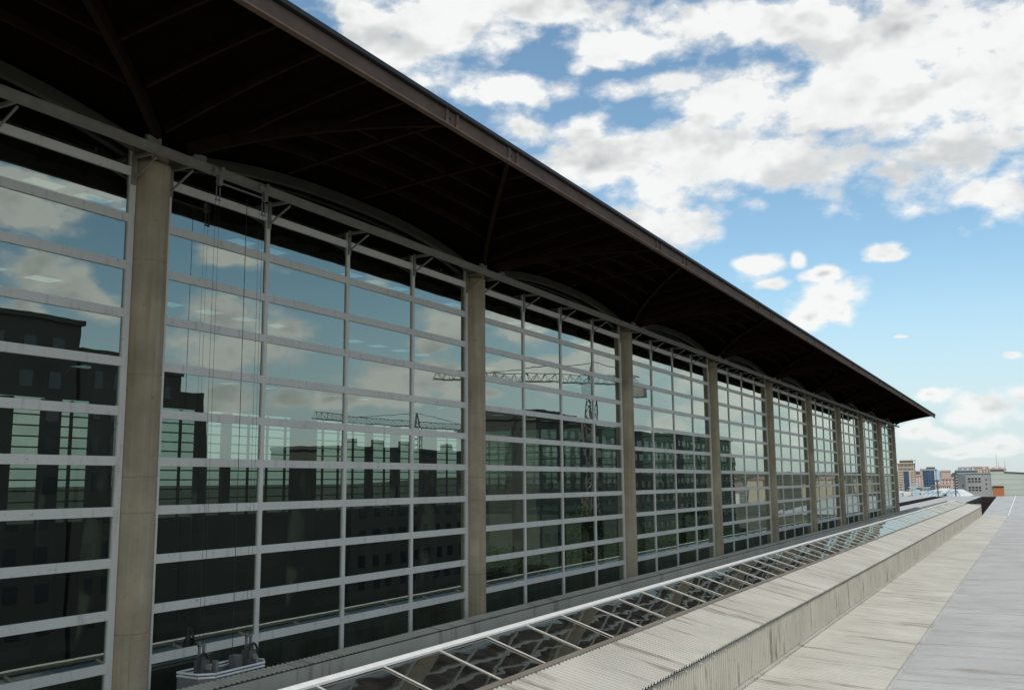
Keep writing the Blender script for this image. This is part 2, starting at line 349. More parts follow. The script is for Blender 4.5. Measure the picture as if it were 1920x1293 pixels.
tran_me = MB().box(-0.055, 0.022, IN0+0.11, IN1-0.11, -TH, TH).mesh('transom', 'frame')
pane_me = MB().box(-0.030, -0.012, -PW/2, PW/2, -HR/2, HR/2).mesh('pane', 'glass')
far_panes = MB()
for b in range(-1, 9):
    yc = Y0 + b*SP
    bay = place('window_bay', bay_frame_me, (XF, yc, 0), hall)
    for k in range(1, 4): place('mullion', mull_me, (XF, yc+IN0+k*PW, 0), bay)
    for k in range(0, 13): place('transom', tran_me, (XF, yc, ZT-k*HR), bay)
    for k in range(4):
        for r in range(12):
            yp = yc+IN0+(k+0.5)*PW; zp = ZT-(r+0.5)*HR
            if b == -1 and k < 2: 
                far_panes.box(XF-0.035, XF-0.02, yp-PW/2, yp+PW/2, zp-HR/2, zp+HR/2)
            elif b <= 4:
                o = place('pane', pane_me, (XF, yp, zp), bay)
                o.rotation_euler = (0, rng.gauss(0, 0.0012), rng.gauss(0, 0.0012))
            else: far_panes.box(XF-0.035, XF-0.02, yp-PW/2, yp+PW/2, zp-HR/2, zp+HR/2)
        # dark glazing above the top transom, below the vault
        MB().box(XF-0.035, XF-0.02, yc+IN0+k*PW, yc+IN0+(k+1)*PW, ZT, ZT+1.0).build('top_pane', 'glass', bay)
tag(far_panes.build('pane', 'glass', hall), kind='stuff')
# wall below the glass
MB().box(XF-0.15, XF+0.04, YB0, YEND, -12, ZB-0.05).build('plinth', 'plain_concrete', hall)

# vaulted canopy: low at the columns, high between them, rising to the eave
def zwall(y):
    u = ((y-Y0) % SP)/SP
    return 6.22 + 0.68*(1-abs(2*u-1)**2.4)
def zsof(x, y):
    t = min(1, max(0, (x-XF)/(XE-XF)))
    return zwall(y)*(1-t)**1.3 + 7.24*(1-(1-t)**1.3)
sf = MB(); nx, ny = 8, int((YEND-YB0+1.5)*2)
for i in range(nx+1):
    for j in range(ny+1):
        x = XF + (XE-XF)*i/nx; y = YB0-0.5 + (YEND+0.9-YB0+0.5)*j/ny
        sf.V.append((x, y, zsof(x, y)))
for i in range(nx):
    for j in range(ny): 
        a = i*(ny+1)+j; sf.F.append((a, a+1, a+ny+2, a+ny+1))
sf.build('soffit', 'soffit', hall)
fa = MB().box(XE-0.02, XE+0.05, YB0-0.5, YEND+0.9, 6.93, 7.25).build('fascia', 'fascia', hall)
MB().box(XE+0.05, XE+0.10, YB0-0.5, YEND+0.9, 6.93, 6.965).build('fascia_lip', 'fascia', fa)
MB().box(XF-58, XE+0.14, YB0-0.5, YEND+1.0, 7.262, 7.36).build('roof_edge', 'roof_edge', hall)
st_me = MB().box(0.05, 0.085, -0.05, 0.05, 6.966, 7.25).mesh('stiffener', 'fascia')
bolt_me = MB().tube((0.05, 0, 7.10), (0.066, 0, 7.10), 0.028, 10).mesh('bolt_hole', 'roof_edge')
S1, S2 = 3.2, 5.75
for i in range(-1, 9):
    for s_ in (S1, S2):
        yy = Y0+i*SP+s_
        for dy in (-0.19, 0.19): place('stiffener', st_me, (XE, yy+dy, 0), fa)
        place('bolt_hole', bolt_me, (XE, yy-0.05, 0), fa)
# lattice of steel under the canopy, one bay built then copied
def curve_beam(pts, wd, ht):
    m = MB()
    for a, b in zip(pts[:-1], pts[1:]):
        a = Vector(a); b = Vector(b); d = (b-a)*0.02
        m.beam(a-d, b+d, wd, ht)
    return m
def on_soffit(a, b, drop, n=6):
    out = []
    for k in range(n+1):
        x = a[0]+(b[0]-a[0])*k/n; y = a[1]+(b[1]-a[1])*k/n
        out.append((x, y, zsof(x, Y0+y)-drop))
    return out
XI = XF+0.55; XO = XE-0.06
lat = []
lat.append(('diagonal_beam', curve_beam(on_soffit((XI, 0.35), (XO, S1), 0.13), 0.11, 0.26)))
lat.append(('diagonal_beam', curve_beam(on_soffit((XI, SP-0.35), (XO, S2), 0.13), 0.11, 0.26)))
lat.append(('cross_beam', curve_beam(on_soffit((XI, S1), (XO, S1), 0.10), 0.09, 0.20)))
lat.append(('cross_beam', curve_beam(on_soffit((XI, S2), (XO, S2), 0.10), 0.09, 0.20)))
for oy in (0.85, 2.0):
    t = oy/S1; lat.append(('rib', curve_beam(on_soffit((XI+(XO-XI)*t, oy), (XO, oy), 0.075), 0.065, 0.15)))
for oy in (7.0, 8.2, 9.35, 10.5, 11.6):
    t = (SP-oy)/(SP-S2); lat.append(('rib', curve_beam(on_soffit((XI+(XO-XI)*t, oy), (XO, oy), 0.075), 0.065, 0.15)))
for t in (0.2, 0.4, 0.6, 0.8):
    x = XI+(XO-XI)*t
    lat.append(('arched_rib', curve_beam(on_soffit((x, S1*t+0.35*(1-t)), (x, SP-0.35*(1-t)-(SP-S2)*t), 0.075, 10), 0.065, 0.15)))
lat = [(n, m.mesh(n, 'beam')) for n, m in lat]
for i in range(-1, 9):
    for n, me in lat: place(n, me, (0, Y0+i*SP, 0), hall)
# grey arched beam closing each bay under the vault
def arch_mesh():
    m = MB(); n = 24
    for k in range(n):
        y0 = SP*k/n; y1 = SP*(k+1)/n
        za, zb = zwall(Y0+y0+1e-4)-0.03, zwall(Y0+y1-1e-4)-0.03
        m.hexa([(XF+0.08, y0, za-0.22), (XF+0.22, y0, za-0.22), (XF+0.22, y1, zb-0.22), (XF+0.08, y1, zb-0.22),
                (XF+0.08, y0, za), (XF+0.22, y0, za), (XF+0.22, y1, zb), (XF+0.08, y1, zb)])
    return m.mesh('arch_beam', 'arch')
am = arch_mesh()
for i in range(-1, 9): place('arch_beam', am, (0, Y0+i*SP, 0), hall)
# maintenance rail with its brackets
XR = -13.72
rl = MB().box(XR-0.07, XR+0.07, YB0-0.5, YEND+1.6, 6.0, 6.12)
rail = rl.build('maintenance_rail', 'rail', hall)
MB().box(XR-0.10, XR+0.10, YB0-0.5, YEND+1.6, 6.12, 6.135).build('rail_flange', 'rail', rail)
br = MB().beam((XF+0.07, 0, 5.62), (XR-0.02, 0, 5.93), 0.032, 0.032).box(XF+0.03, XF+0.06, -0.045, 0.045, 5.5, 6.1).box(XF+0.11, XR-0.09, -0.03, 0.03, 6.0, 6.06)
br_me = br.mesh('bracket', 'rail')
cl_me = MB().box(XR-0.02, XR+0.05, -0.16, 0.16, 6.152, 6.27).mesh('rail_hanger', 'rail')
for i in range(-1, 9):
    for k in range(0, 5):
        yy = Y0+i*SP+(IN0+k*PW)+(0.06 if k == 0 else -0.06 if k == 4 else 0)
        place('bracket', br_me, (0, yy, 0), rail)
    for dy in (-0.55, 0.55): place('rail_hanger', cl_me, (0, Y0+i*SP+dy, 0), rail)
# interior: ceiling with roof lights, floor, inner columns, opposite glass wall
holes = []
for i in range(-1, 9):
    yb = Y0+i*SP
    for dy in (1.6, 3.0, 4.4, 8.2, 9.6): holes.append((-20.9, -20.2, yb+dy, yb+dy+1.05))
    for dy in (2.2, 4.3, 6.4, 8.5): holes.append((-30.9, -29.8, yb+dy, yb+dy+1.3))
    for dy in (2.2, 6.4): holes.append((-52.0, -50.2, yb+dy, yb+dy+1.7))
ce = MB()
xs = [XF, -20.2, -20.9, -29.8, -30.9, -50.2, -52.0, XW]
for a, b in zip(xs[:-1], xs[1:]):
    hs = sorted([h for h in holes if abs(h[1]-a) < 1e-6], key=lambda h: h[2])
    y = YB0-0.5
    for h in hs:
        ce.box(b, a, y, h[2], 7.17, 7.25); y = h[3]
    ce.box(b, a, y, YEND+0.9, 7.17, 7.25)
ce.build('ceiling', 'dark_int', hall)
bpy.data.objects.remove(bpy.data.objects['roof_edge'])
MB().box(XE-0.3, XE+0.14, YB0-0.5, YEND+1.0, 7.262, 7.34).build('roof_edge', 'roof_edge', hall)
MB().box(XF, XE-0.3, YB0-0.5, YEND+1.0, 7.262, 7.30).build('roof_deck', 'dark_int', hall)
for (x0, x1, y0, y1) in holes: MB().box(x0, x1, y0, y1, 7.27, 7.29).build('roof_light', 'clear_glass', hall)
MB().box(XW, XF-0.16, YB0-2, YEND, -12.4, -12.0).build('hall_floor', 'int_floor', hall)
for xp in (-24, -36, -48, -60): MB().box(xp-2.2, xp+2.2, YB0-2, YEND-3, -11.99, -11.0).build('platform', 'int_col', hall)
icm = MB(); icm.lathe(0, 0, [(0.5, -12), (0.5, 6.6), (0.9, 7.1)], 24); icm.sm = True
ime = icm.mesh('inner_column', 'int_col')
for xi in (-33.0, -52.5):
    for i in range(0, 10, 1): place('inner_column', ime, (xi, Y0+i*SP+2.0, 0), hall)
ocm = MB(); ocm.lathe(0, 0, [(0.55, -12), (0.55, 7.1)], 24); ome = ocm.mesh('inner_column', 'dark_int')
for i in range(-1, 10): place('inner_column', ome, (XW, Y0+i*SP, 0), hall)
ow = MB()
for i in range(-1, 9):
    for k in range(1, 4): 
        yy = Y0+i*SP+IN0+k*PW; ow.box(XW-0.08, XW+0.08, yy-0.13, yy+0.13, -3.2, 7.1)
for k in range(0, 12): 
    zz = ZT-k*HR; ow.box(XW-0.05, XW+0.05, YB0, YEND, zz-0.06, zz+0.06)
ow.box(XW-0.15, XW+0.10, YB0, YEND, -12, -3.2)
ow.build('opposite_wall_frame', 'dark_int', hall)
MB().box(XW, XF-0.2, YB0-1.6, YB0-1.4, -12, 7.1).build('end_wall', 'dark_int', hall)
ew = MB()
for k in range(0, 6): ew.box(XF-0.6-k*11.4, XF-0.3-k*11.4, YEND-0.1, YEND+0.1, -12, 7.1)
for k in range(0, 12): ew.box(XW, XF-0.3, YEND-0.06, YEND+0.06, ZT-k*HR-0.07, ZT-k*HR+0.07)
ew.build('end_wall_frame', 'frame', hall)
MB().box(XW, XF-0.3, YEND-0.02, YEND-0.01, -4.5, 7.1).build('end_pane', 'glass', hall)

# ------------------------------------------------------------------ profiled sheet helper
def corrugated(width, pitch, depth, a, b, name, mat, lip=0.0):
    """one sheet: profile along y over `width`, falling from a=(x,z) to b=(x,z); ribs stand off along the normal"""
    ax, azz = a; bx, bz = b
    d = Vector((bx-ax, 0, bz-azz)).normalized(); nrm = Vector((0, -1, 0)).cross(d)
    if nrm.z < 0 or (abs(nrm.z) < 1e-3 and nrm.x < 0): nrm = -nrm
    n = max(1, round(width/pitch)); p = width/n
    prof = []
    for k in range(n):
        y = k*p; prof += [(y, 0), (y+0.34*p, 0), (y+0.5*p, 1), (y+0.84*p, 1)]
    prof.append((width, 0))
    m = MB()
    for (ex, ez) in (a, b):
        for (y, h) in prof:
            m.V.append((ex+nrm.x*h*depth, y, ez+nrm.z*h*depth))
    q = len(prof)
    for k in range(q-1): m.F.append((k, k+1, q+k+1, q+k))
    me = bpy.data.meshes.new(name); me.from_pydata(m.V, [], m.F); me.materials.append(M[mat]); return me
def run_sheets(parent, name, mat, y0, y1, ysplit, pitch, per, depth, a, b, lift=0.004, gap=0.045):
    wd = pitch*per
    me = corrugated(wd-gap, pitch, depth, a, b, name, mat)
    y = y0; k = 0
    while y < ysplit - 1e-6:
        o = place(name, me, (0, y, (k % 2)*lift), parent)
        o.rotation_euler = (0, 0, 0); y += wd; k += 1
    n = math.ceil((y1-y)/pitch)
    if n > 0:
        o = place(name, corrugated(n*pitch, pitch, depth, a, b, name, mat), (0, y, 0), parent); tag(o, kind='stuff')

# ledge in front of the glass, over a maintenance slot
ledge = MB().box(-13.02, -12.80, 2, ROOF_END, -4.6, -3.54).build('ledge_wall', 'plain_concrete')
tag(ledge, 'low grey ledge capped with ribbed sheet along the foot of the glazed wall', 'ledge')
run_sheets(ledge, 'capping_sheet', 'ledge_sheet', 3, ROOF_END, 75, 0.13, 11, 0.018, (-13.06, -3.455), (-12.72, -3.505), gap=0.006)
MB().box(-12.76, -12.73, 2, ROOF_END, -3.9, -3.53).build('flashing', 'ledge_sheet', ledge)
# floor of the slot
tag(MB().box(XF+0.05, -13.02, 2, YEND, -6.2, -6.0).build('slot_floor', 'plain_concrete'), kind='structure')

# ------------------------------------------------------------------ long skylight
XRI, ZRI = -11.5, -3.52
XBO, ZBO = -9.80, -4.04
XLE, ZLE = -12.72, -3.87
skl = empty('long_skylight', (-11.2, ROOF_END/2, -5.6))
tag(skl, 'long low ridge skylight of dark panes between thin white bars beside the glazed wall', 'skylight')
MB().poly_extrude([(XRI-0.06, ZRI-0.01), (XRI+0.12, ZRI-0.015), (XRI+0.12, ZRI+0.03), (XRI+0.02, ZRI+0.075), (XRI-0.02, ZRI+0.075), (XRI-0.06, ZRI+0.055)], 1, 2, ROOF_END).build('ridge_cap', 'white_metal', skl)
Y_BAR = [3.8+2.0*k for k in range(85) if 3.8+2.0*k < ROOF_END]
bar_r = MB().beam((XRI+0.10, 0, ZRI+0.0), (XBO, 0, ZBO+0.018), 0.020, 0.026).mesh('glazing_bar', 'bar_metal')
bar_l = MB().beam((XRI-0.10, 0, ZRI+0.0), (XLE, 0, ZLE+0.03), 0.03, 0.04).mesh('glazing_bar', 'steel')
def slab(x0, z0, x1, z1, wd, th):
    cx, cz = (x0+x1)/2, (z0+z1)/2; x0 -= cx; x1 -= cx; z0 -= cz; z1 -= cz
    return MB().hexa([(x0, 0.02, z0-th), (x1, 0.02, z1-th), (x1, wd-0.02, z1-th), (x0, wd-0.02, z0-th), (x0, 0.02, z0), (x1, 0.02, z1), (x1, wd-0.02, z1), (x0, wd-0.02, z0)])
pr = slab(XRI+0.03, ZRI, XBO-0.01, ZBO, 2.0, 0.014).mesh('pane', 'sky_glass')
plm = slab(XLE, ZLE, XRI-0.03, ZRI, 2.0, 0.014).mesh('pane', 'sky_glass')
for y in Y_BAR:
    place('glazing_bar', bar_r, (0, y, 0), skl); place('glazing_bar', bar_l, (0, y, 0), skl)
    if y+2 < ROOF_END:
        o = place('pane', pr, ((XRI+XBO+0.02)/2, y, (ZRI+ZBO)/2), skl); o.rotation_euler = (rng.gauss(0, 0.004), rng.gauss(0, 0.004), 0)
        place('pane', plm, ((XLE+XRI-0.03)/2, y, (ZLE+ZRI)/2), skl)
MB().poly_extrude([(XBO-0.06, ZBO-0.25), (XBO+0.10, ZBO-0.25), (XBO+0.10, ZBO+0.035), (XBO-0.02, ZBO+0.075), (XBO-0.06, ZBO+0.02)], 1, 2, ROOF_END).build('sill', 'flash', skl)
MB().box(-12.68, -9.9, 2, ROOF_END, -7.2, -7.0).build('dark_box_floor', 'dark_int', skl)  # dark box added below the panes so the view through them stays dark
MB().box(-12.70, -12.68, 2, ROOF_END, -7.0, -3.92).build('dark_box_wall', 'dark_int', skl)
MB().box(-9.86, -9.84, 2, ROOF_END, -7.0, -4.3).build('dark_box_wall', 'dark_int', skl)
MB().poly_extrude([(XLE, -5.6), (XBO+0.05, -5.6), (XBO+0.05, ZBO), (XRI, ZRI+0.02), (XLE, ZLE)], 1, ROOF_END, ROOF_END+0.06).build('gable_end', 'white_metal', skl)
for k in range(0, 42):   # trusses glimpsed below the glass
    y = 4.8+4*k
    if y < 80 and k % 3 == 1: MB().beam((-12.3, y, -4.9), (-9.95, y, -4.7), 0.10, 0.22).build('truss', 'int_col', skl)

# ------------------------------------------------------------------ ribbed parapet
XP = -7.90
par = MB().box(XBO+0.12, XP-0.05, 2, ROOF_END, -5.95, -4.62).build('ribbed_parapet', 'flash')
tag(par, 'long cream parapet clad in ribbed sheet with brown dirt streaks', 'parapet')
run_sheets(par, 'top_sheet', 'top_sheet', 3, ROOF_END, 92, 0.19, 6, 0.06, (XBO+0.09, -4.09), (XP+0.06, -4.52))
run_sheets(par, 'face_sheet', 'face_sheet', 3, ROOF_END, 92, 0.19, 6, 0.06, (XP-0.02, -4.56), (XP-0.02, -5.90))
fs = MB().box(XP-0.01, XP+0.16, 3, ROOF_END, -5.93, -5.845); fs.box(XP+0.012, XP+0.03, 3, ROOF_END, -5.845, -5.78)
fs.build('foot_flashing', 'low_sheet', par)
rv = MB()
for k in range(170): rv.tube((XP+0.13, 14+0.36*k, -5.848), (XP+0.13, 14+0.36*k, -5.832), 0.016, 6)
tag(rv.build('rivet', 'steel', par), kind='stuff')
MB().box(XBO, XP+0.03, ROOF_END, ROOF_END+0.05, -5.9, -4.1).build('end_cap', 'face_sheet', par)

# ------------------------------------------------------------------ low flat roofs
XG = -4.25
low = MB().box(XP, XG-0.02, 2, 177, -6.5, -6.22).build('lower_roof', 'flash'); tag(low, kind='structure')
run_sheets(low, 'roof_sheet', 'low_sheet', 3, 177, 82, 0.22, 5, 0.045, (XP+0.10, -5.925), (XG-0.03, -6.12), gap=0.06)
zin = MB().box(XG+0.1, 0.6, -6, 177, -6.5, -6.22).build('zinc_roof', 'flash'); tag(zin, kind='structure')
run_sheets(zin, 'roof_sheet', 'blue_sheet', -5, 177, 82, 0.21, 6, 0.05, (0.6, -6.05), (XG+0.07, -6.13), gap=0.06)
seam = MB().poly_extrude([(XG-0.07, -6.2), (XG+0.10, -6.2), (XG+0.10, -6.085), (XG+0.04, -6.05), (XG-0.01, -6.05), (XG-0.07, -6.09)], 1, 3, 177)
tag(seam.build('roof_seam', 'low_sheet'), 'raised metal seam between the cream roof and the bluish roof', 'seam')
MB().box(0.6, 0.8, -6, 177, STREET, -6.0).build('roof_edge_wall', 'grey_wall', zin)
# far roofs beyond the end of the hall, with two dark slots between them
def ribbed_plane(name, x0, x1, ya, za, yb, zb, mat, pitch=0.6):
    m = MB(); n = int((x1-x0)/pitch)
    for k in range(n):
        xa = x0+(x1-x0)*k/n; xb = x0+(x1-x0)*(k+1)/n; xm = xb-0.09
        m.face([(xa, ya, za), (xm, ya, za), (xm, yb, zb), (xa, yb, zb)])
        m.hexa([(xm, ya, za-0.05), (xb, ya, za-0.05), (xb, yb, zb-0.05), (xm, yb, zb-0.05), (xm, ya, za+0.035), (xb, ya, za+0.035), (xb, yb, zb+0.035), (xm, yb, zb+0.035)])
    return m.build(name, mat)
YF = 253.0
tag(ribbed_plane('far_roof', -8.1, 14, 177, -6.10, YF, -4.2, 'far_roof', 1.2), kind='structure')
tag(ribbed_plane('far_roof', -18.6, -11.1, YEND+0.5, -4.25, YF, -4.2, 'far_roof', 1.2), kind='structure')
tag(ribbed_plane('far_roof', -75, -21.6, YEND+4, -4.25, YF, -4.2, 'far_roof', 1.5), kind='structure')
tr = MB().box(-11.12, -11.1, ROOF_END, YF, -9, -4.26).box(-8.1, -8.08, ROOF_END+2, YF, -9, -6.12).box(-11.1, -8.1, ROOF_END, YF, -9.2, -9).box(-11.1, -8.1, YF-0.1, YF, -9, -4.3)
tr.box(-21.6, -21.58, YEND+1, YF, -9, -4.27).box(-18.62, -18.6, YEND+1, YF, -9, -4.27).box(-21.6, -18.6, YEND+1, YF, -9.2, -9).box(-21.6, -18.6, YF-0.1, YF, -9, -4.3)
tr.hexa([(-8.12, 177, -6.4), (-8.09, 177, -6.4), (-8.09, YF, -4.5), (-8.12, YF, -4.5), (-8.12, 177, -6.11), (-8.09, 177, -6.11), (-8.09, YF, -4.21), (-8.12, YF, -4.21)])
tag(tr.build('light_slot', 'trench'), kind='structure')
m = MB().hexa([(XG-0.07, 177, -6.1), (XG+0.10, 177, -6.1), (XG+0.10, YF, -4.2), (XG-0.07, YF, -4.2), (XG-0.07, 177, -6.02), (XG+0.10, 177, -6.02), (XG+0.10, YF, -4.12), (XG-0.07, YF, -4.12)])
tag(m.build('roof_seam', 'white_metal'), 'white seam line running up the far grey roof', 'seam')
tag(MB().box(-75, 14, YF+0.02, YF+0.3, STREET, -4.22).build('roof_end_wall', 'grey_wall'), kind='structure')
tag(MB().box(-11.0, -8.2, YEND+2, ROOF_END, -4.9, -4.8).build('roof_link', 'far_roof'), kind='structure')

# ------------------------------------------------------------------ window cleaning cradle and its trolley
cr = empty('cleaning_cradle', (-13.55, 13.75, -4.35))
tag(cr, 'grey window cleaning cradle hanging in front of the glass near the nearest column', 'cradle')
ya, yb_, xa, xb = 12.98, 14.66, -13.93, -13.20
ch = 0.22
ring = [(xa, ya), (xb-ch, ya), (xb, ya+ch), (xb, yb_-ch), (xb-ch, yb_), (xa, yb_)]
def loop_wall(z0, z1, th):
    m = MB(); n = len(ring); cx = (xa+xb)/2; cy = (ya+yb_)/2
    ins = [(x+(th if x < cx else -th), y+(th if y < cy else -th)) for x, y in ring]
    for i in range(n):
        j = (i+1) % n
        m.hexa([ring[i]+(z0,), ring[j]+(z0,), ins[j]+(z0,), ins[i]+(z0,), ring[i]+(z1,), ring[j]+(z1,), ins[j]+(z1,), ins[i]+(z1,)])
    return m
loop_wall(-4.33, -3.46, 0.03).build('basket', 'cradle', cr)
MB().poly_extrude(ring, 2, -4.37, -4.33).build('basket_floor', 'hoist', cr)
rim = MB(); n = len(ring)
for zz in (-3.375, -3.435):
    for i in range(n): rim.tube(ring[i]+(zz,), ring[(i+1) % n]+(zz,), 0.022, 8)
rim.build('rim_rail', 'white_metal', cr)
br2 = MB()
for (x, y) in ring: br2.tube((x, y, -3.46), (x, y, -3.375), 0.015, 6)
br2.build('rail_post', 'steel', cr)
for y, s_ in ((13.22, 1), (14.42, -1)):
    h = MB().box(-13.67, -13.48, y-0.10, y+0.10, -3.75, -3.16); h.box(-13.64, -13.52, y-0.06, y+0.06, -3.16, -3.06)
    hh = h.build('hoist', 'hoist', cr)
    f = MB().box(-13.62, -13.585, y-0.07, y-0.03, -3.08, -2.84).box(-13.62, -13.585, y+0.04, y+0.08, -3.08, -2.87).box(-13.63, -13.57, y-0.07, y+0.08, -2.93, -2.89)
    f.build('guide_arm', 'steel', hh)
    MB().tube((-13.48, y+0.02, -3.28), (-13.43, y+0.02, -3.28), 0.06, 14).build('pulley', 'steel', hh)
    m = MB(); P0 = None
    for k in range(9):
        t = math.pi*k/8; P1 = (-13.5, y+s_*(-0.16-0.13*math.cos(t)+0.13), -3.30+0.26*math.sin(t))
        if P0: m.tube(P0, P1, 0.022, 6)
        P0 = P1
    m.build('hose', 'cable', hh)
MB().box(-13.80, -13.62, 14.12, 14.30, -3.70, -3.24).build('motor_box', 'steel', cr)
MB().box(-13.52, -13.40, 13.40, 13.46, -3.46, -3.2).build('control_box', 'cradle', cr)
for y, r_ in ((13.16, 0.003), (13.26, 0.003), (14.36, 0.003), (14.46, 0.003)): MB().tube((-13.6, y, -2.9), (-13.6, y, 5.72), r_, 6).build('cable', 'cable', cr)
MB().tube((-13.62, 14.02, -3.3), (-13.62, 14.02, 5.72), 0.006, 6).build('power_cable', 'cable', cr)
tl = empty('hoist_trolley', (-13.55, 13.8, 5.6))
tag(tl, 'small hoist trolley with spreader bar clamped under the rail above the cleaning cradle', 'trolley')
MB().tube((-13.55, 13.14, 5.80), (-13.55, 14.52, 5.80), 0.02, 8).build('spreader_bar', 'steel', tl)
for y in (13.20, 14.46):
    MB().box(-13.60, -13.51, y-0.05, y+0.05, 5.75, 5.94).build('carriage', 'steel', tl)
    w_ = MB().tube((-13.60, y-0.05, 6.01), (-13.58, y-0.05, 6.01), 0.07, 16).tube((-13.60, y+0.08, 6.10), (-13.54, y+0.08, 6.10), 0.04, 12); w_.build('wheel', 'rail', tl)
    MB().box(-13.585, -13.57, y-0.06, y-0.04, 5.46, 5.72).box(-13.585, -13.57, y+0.03, y+0.05, 5.46, 5.72).box(-13.59, -13.565, y-0.07, y+0.06, 5.44, 5.47).build('hook_block', 'steel', tl)

# ------------------------------------------------------------------ city in the distance
def windows(parent, x0, x1, z0, z1, nx, nz, y, fill=(0.6, 0.6), mat='win', skip=None, depth=0.25, axis='y', limit=300):
    """recess-dark windows set in a facade that faces -y (or -x)"""
    dx = (x1-x0)/nx; dz = (z1-z0)/nz; 
    if axis == 'y': me = MB().box(-dx*fill[0]/2, dx*fill[0]/2, -0.06, depth, -dz*fill[1]/2, dz*fill[1]/2).mesh('window', mat)
    else: me = MB().box(-0.06, depth, -dx*fill[0]/2, dx*fill[0]/2, -dz*fill[1]/2, dz*fill[1]/2).mesh('window', mat)
    for i in range(nx):
        for j in range(nz):
            if skip and skip(i, j): continue
            a = x0+(i+0.5)*dx; zz = z0+(j+0.5)*dz
            place('window', me, (a, y, zz) if axis == 'y' else (y, a, zz), parent)
# beige tower
K = 2.2; YT = 520*K
tw = empty('beige_tower', (-57*K, YT, STREET)); tag(tw, 'beige office tower with rows of small windows and a dark glass centre', 'building')
x0, x1 = -60.4*K, -52.9*K; zt = 8.0*K
MB().box(x0, x1, YT, YT+17, STREET, 7.4*K).build('wall', 'beige', tw)
MB().box(x0+2.2, x1-1.6, YT+1, YT+14, 7.4*K, 8.9*K).build('penthouse', 'tan', tw)
rf = MB().box(x0-0.5, x1+0.9, YT-0.8, YT+17.6, 7.4*K, 7.75*K).build('cornice', 'beige', tw)
MB().box(x0+2, x1+1.5, YT-0.6, YT+15, 8.9*K, 9.15*K).build('roof', 'grey_wall', tw)
windows(tw, x0+2.6, x1-2.0, 7.8*K, 8.85*K, 9, 1, YT+1, (0.55, 0.6))
windows(tw, x0+0.6, x1-0.6, 3.9*K, 7.3*K, 11, 2, YT, (0.62, 0.72))
windows(tw, x0+0.6, x1-0.6, -6.0*K, 3.7*K, 10, 8, YT, (0.62, 0.5), skip=lambda i, j: 3 < i < 8)
MB().box(-57.8*K, -55.3*K, YT-0.25, YT+0.2, -6*K, 3.7*K).build('glass_front', 'blue_glass', tw)
MB().tube((x1-2.5, YT+5, 9.1*K), (x1-2.5, YT+5, 10.4*K), 0.14, 6).build('mast', 'steel', tw)
MB().box(x0+6, x0+11, YT+3, YT+8, 9.15*K, 9.75*K).build('plant_room', 'white_wall', tw)
# blue glass tower
YT = 560*K
tw = empty('blue_glass_tower', (-49*K, YT, STREET)); tag(tw, 'dark blue glass tower with a pale frame and a roof box', 'building')
x0, x1 = -53.0*K, -44.6*K
MB().box(x0, x1-2.8, YT, YT+16, STREET, 4.5*K).build('wall', 'blue_grey', tw)
MB().box(x1-2.8, x1, YT+1.5, YT+16, STREET, 4.1*K).build('side_wing', 'pale_blue', tw)
MB().box(x0+1.2, x1-5.0, YT-0.7, YT-0.05, STREET, 4.2*K).build('glass_front', 'blue_glass', tw)
MB().box(x1-5.0, x1-4.2, YT-0.6, YT-0.05, STREET, 4.2*K).build('pier', 'white_wall', tw)
for k in range(1, 4): MB().box(x0+1.2+k*2.6, x0+1.35+k*2.6, YT-0.85, YT-0.7, STREET, 4.2*K).build('mullion', 'blue_grey', tw)
for k in range(6): MB().box(x0+1.2, x1-5.0, YT-0.82, YT-0.7, (4.0-1.5*k)*K, (4.06-1.5*k)*K).build('floor_band', 'blue_grey', tw)
MB().box(x0-0.4, x1-2.5, YT-1, YT+16.4, 4.5*K, 4.85*K).build('cornice', 'pale_blue', tw)
MB().box(-50.9*K, -46.9*K, YT+3, YT+12, 4.85*K, 6.1*K).build('roof_box', 'dark_wall', tw)
# blue grey block
YT = 480*2.0; k2 = 2.0
tw = empty('blue_grey_block', (-28*k2, YT, STREET)); tag(tw, 'blue grey office block with long window bands and plant on its roof', 'building')
x0, x1 = -31.7*k2, -22.6*k2
MB().box(x0, x1, YT, YT+16, STREET, 3.7*k2).build('wall', 'blue_grey', tw)
for j in range(7): MB().box(x0-0.05, x1+0.05, YT-0.12, YT+0.3, (2.7-1.25*j)*k2, (3.25-1.25*j)*k2).build('window_band', 'win', tw)
for j in range(8): 
    xx = x0+1.5+j*2.1; MB().box(xx, xx+1.5, YT+2, YT+6, 3.7*k2, (4.3+0.35*rng.random())*k2).build('roof_plant', 'grey_wall' if j % 2 else 'pale_blue', tw)
# grey concrete building with balconied windows
k3 = 1.85; YT = 330*k3
tw = empty('concrete_building', (-15.5*k3, YT, STREET)); tag(tw, 'grey concrete building with framed windows and a chamfered left corner', 'building')
x0, x1, xe = -20.2*k3, -13.6*k3, -11.3*k3
MB().poly_extrude([(x0+2.4, YT), (xe, YT), (xe, YT+14), (x0-2, YT+14), (x0-2, YT+5)], 2, STREET, 1.4*k3).build('wall', 'grey_wall', tw)
MB().box(x0+2.5, xe+0.4, YT-0.4, YT+14.3, 1.4*k3, 1.62*k3).build('cornice', 'plain_concrete', tw)
for j, zz in enumerate((0.0, -2.6)):
    for i in range(4):
        xx = (-18.2+i*0.95)*k3
        wn = MB().box(xx, xx+1.15, YT-0.05, YT+0.4, (zz-1.25)*k3, (zz+0.15)*k3).build('window', 'win', tw)
        MB().box(xx-0.18, xx, YT-0.3, YT+0.1, (zz-1.35)*k3, (zz+0.3)*k3).box(xx, xx+1.15, YT-0.28, YT+0.1, (zz+0.15)*k3, (zz+0.3)*k3).box(xx, xx+1.15, YT-0.32, YT+0.1, (zz-0.75)*k3, (zz-0.55)*k3).build('window_frame', 'plain_concrete', wn)
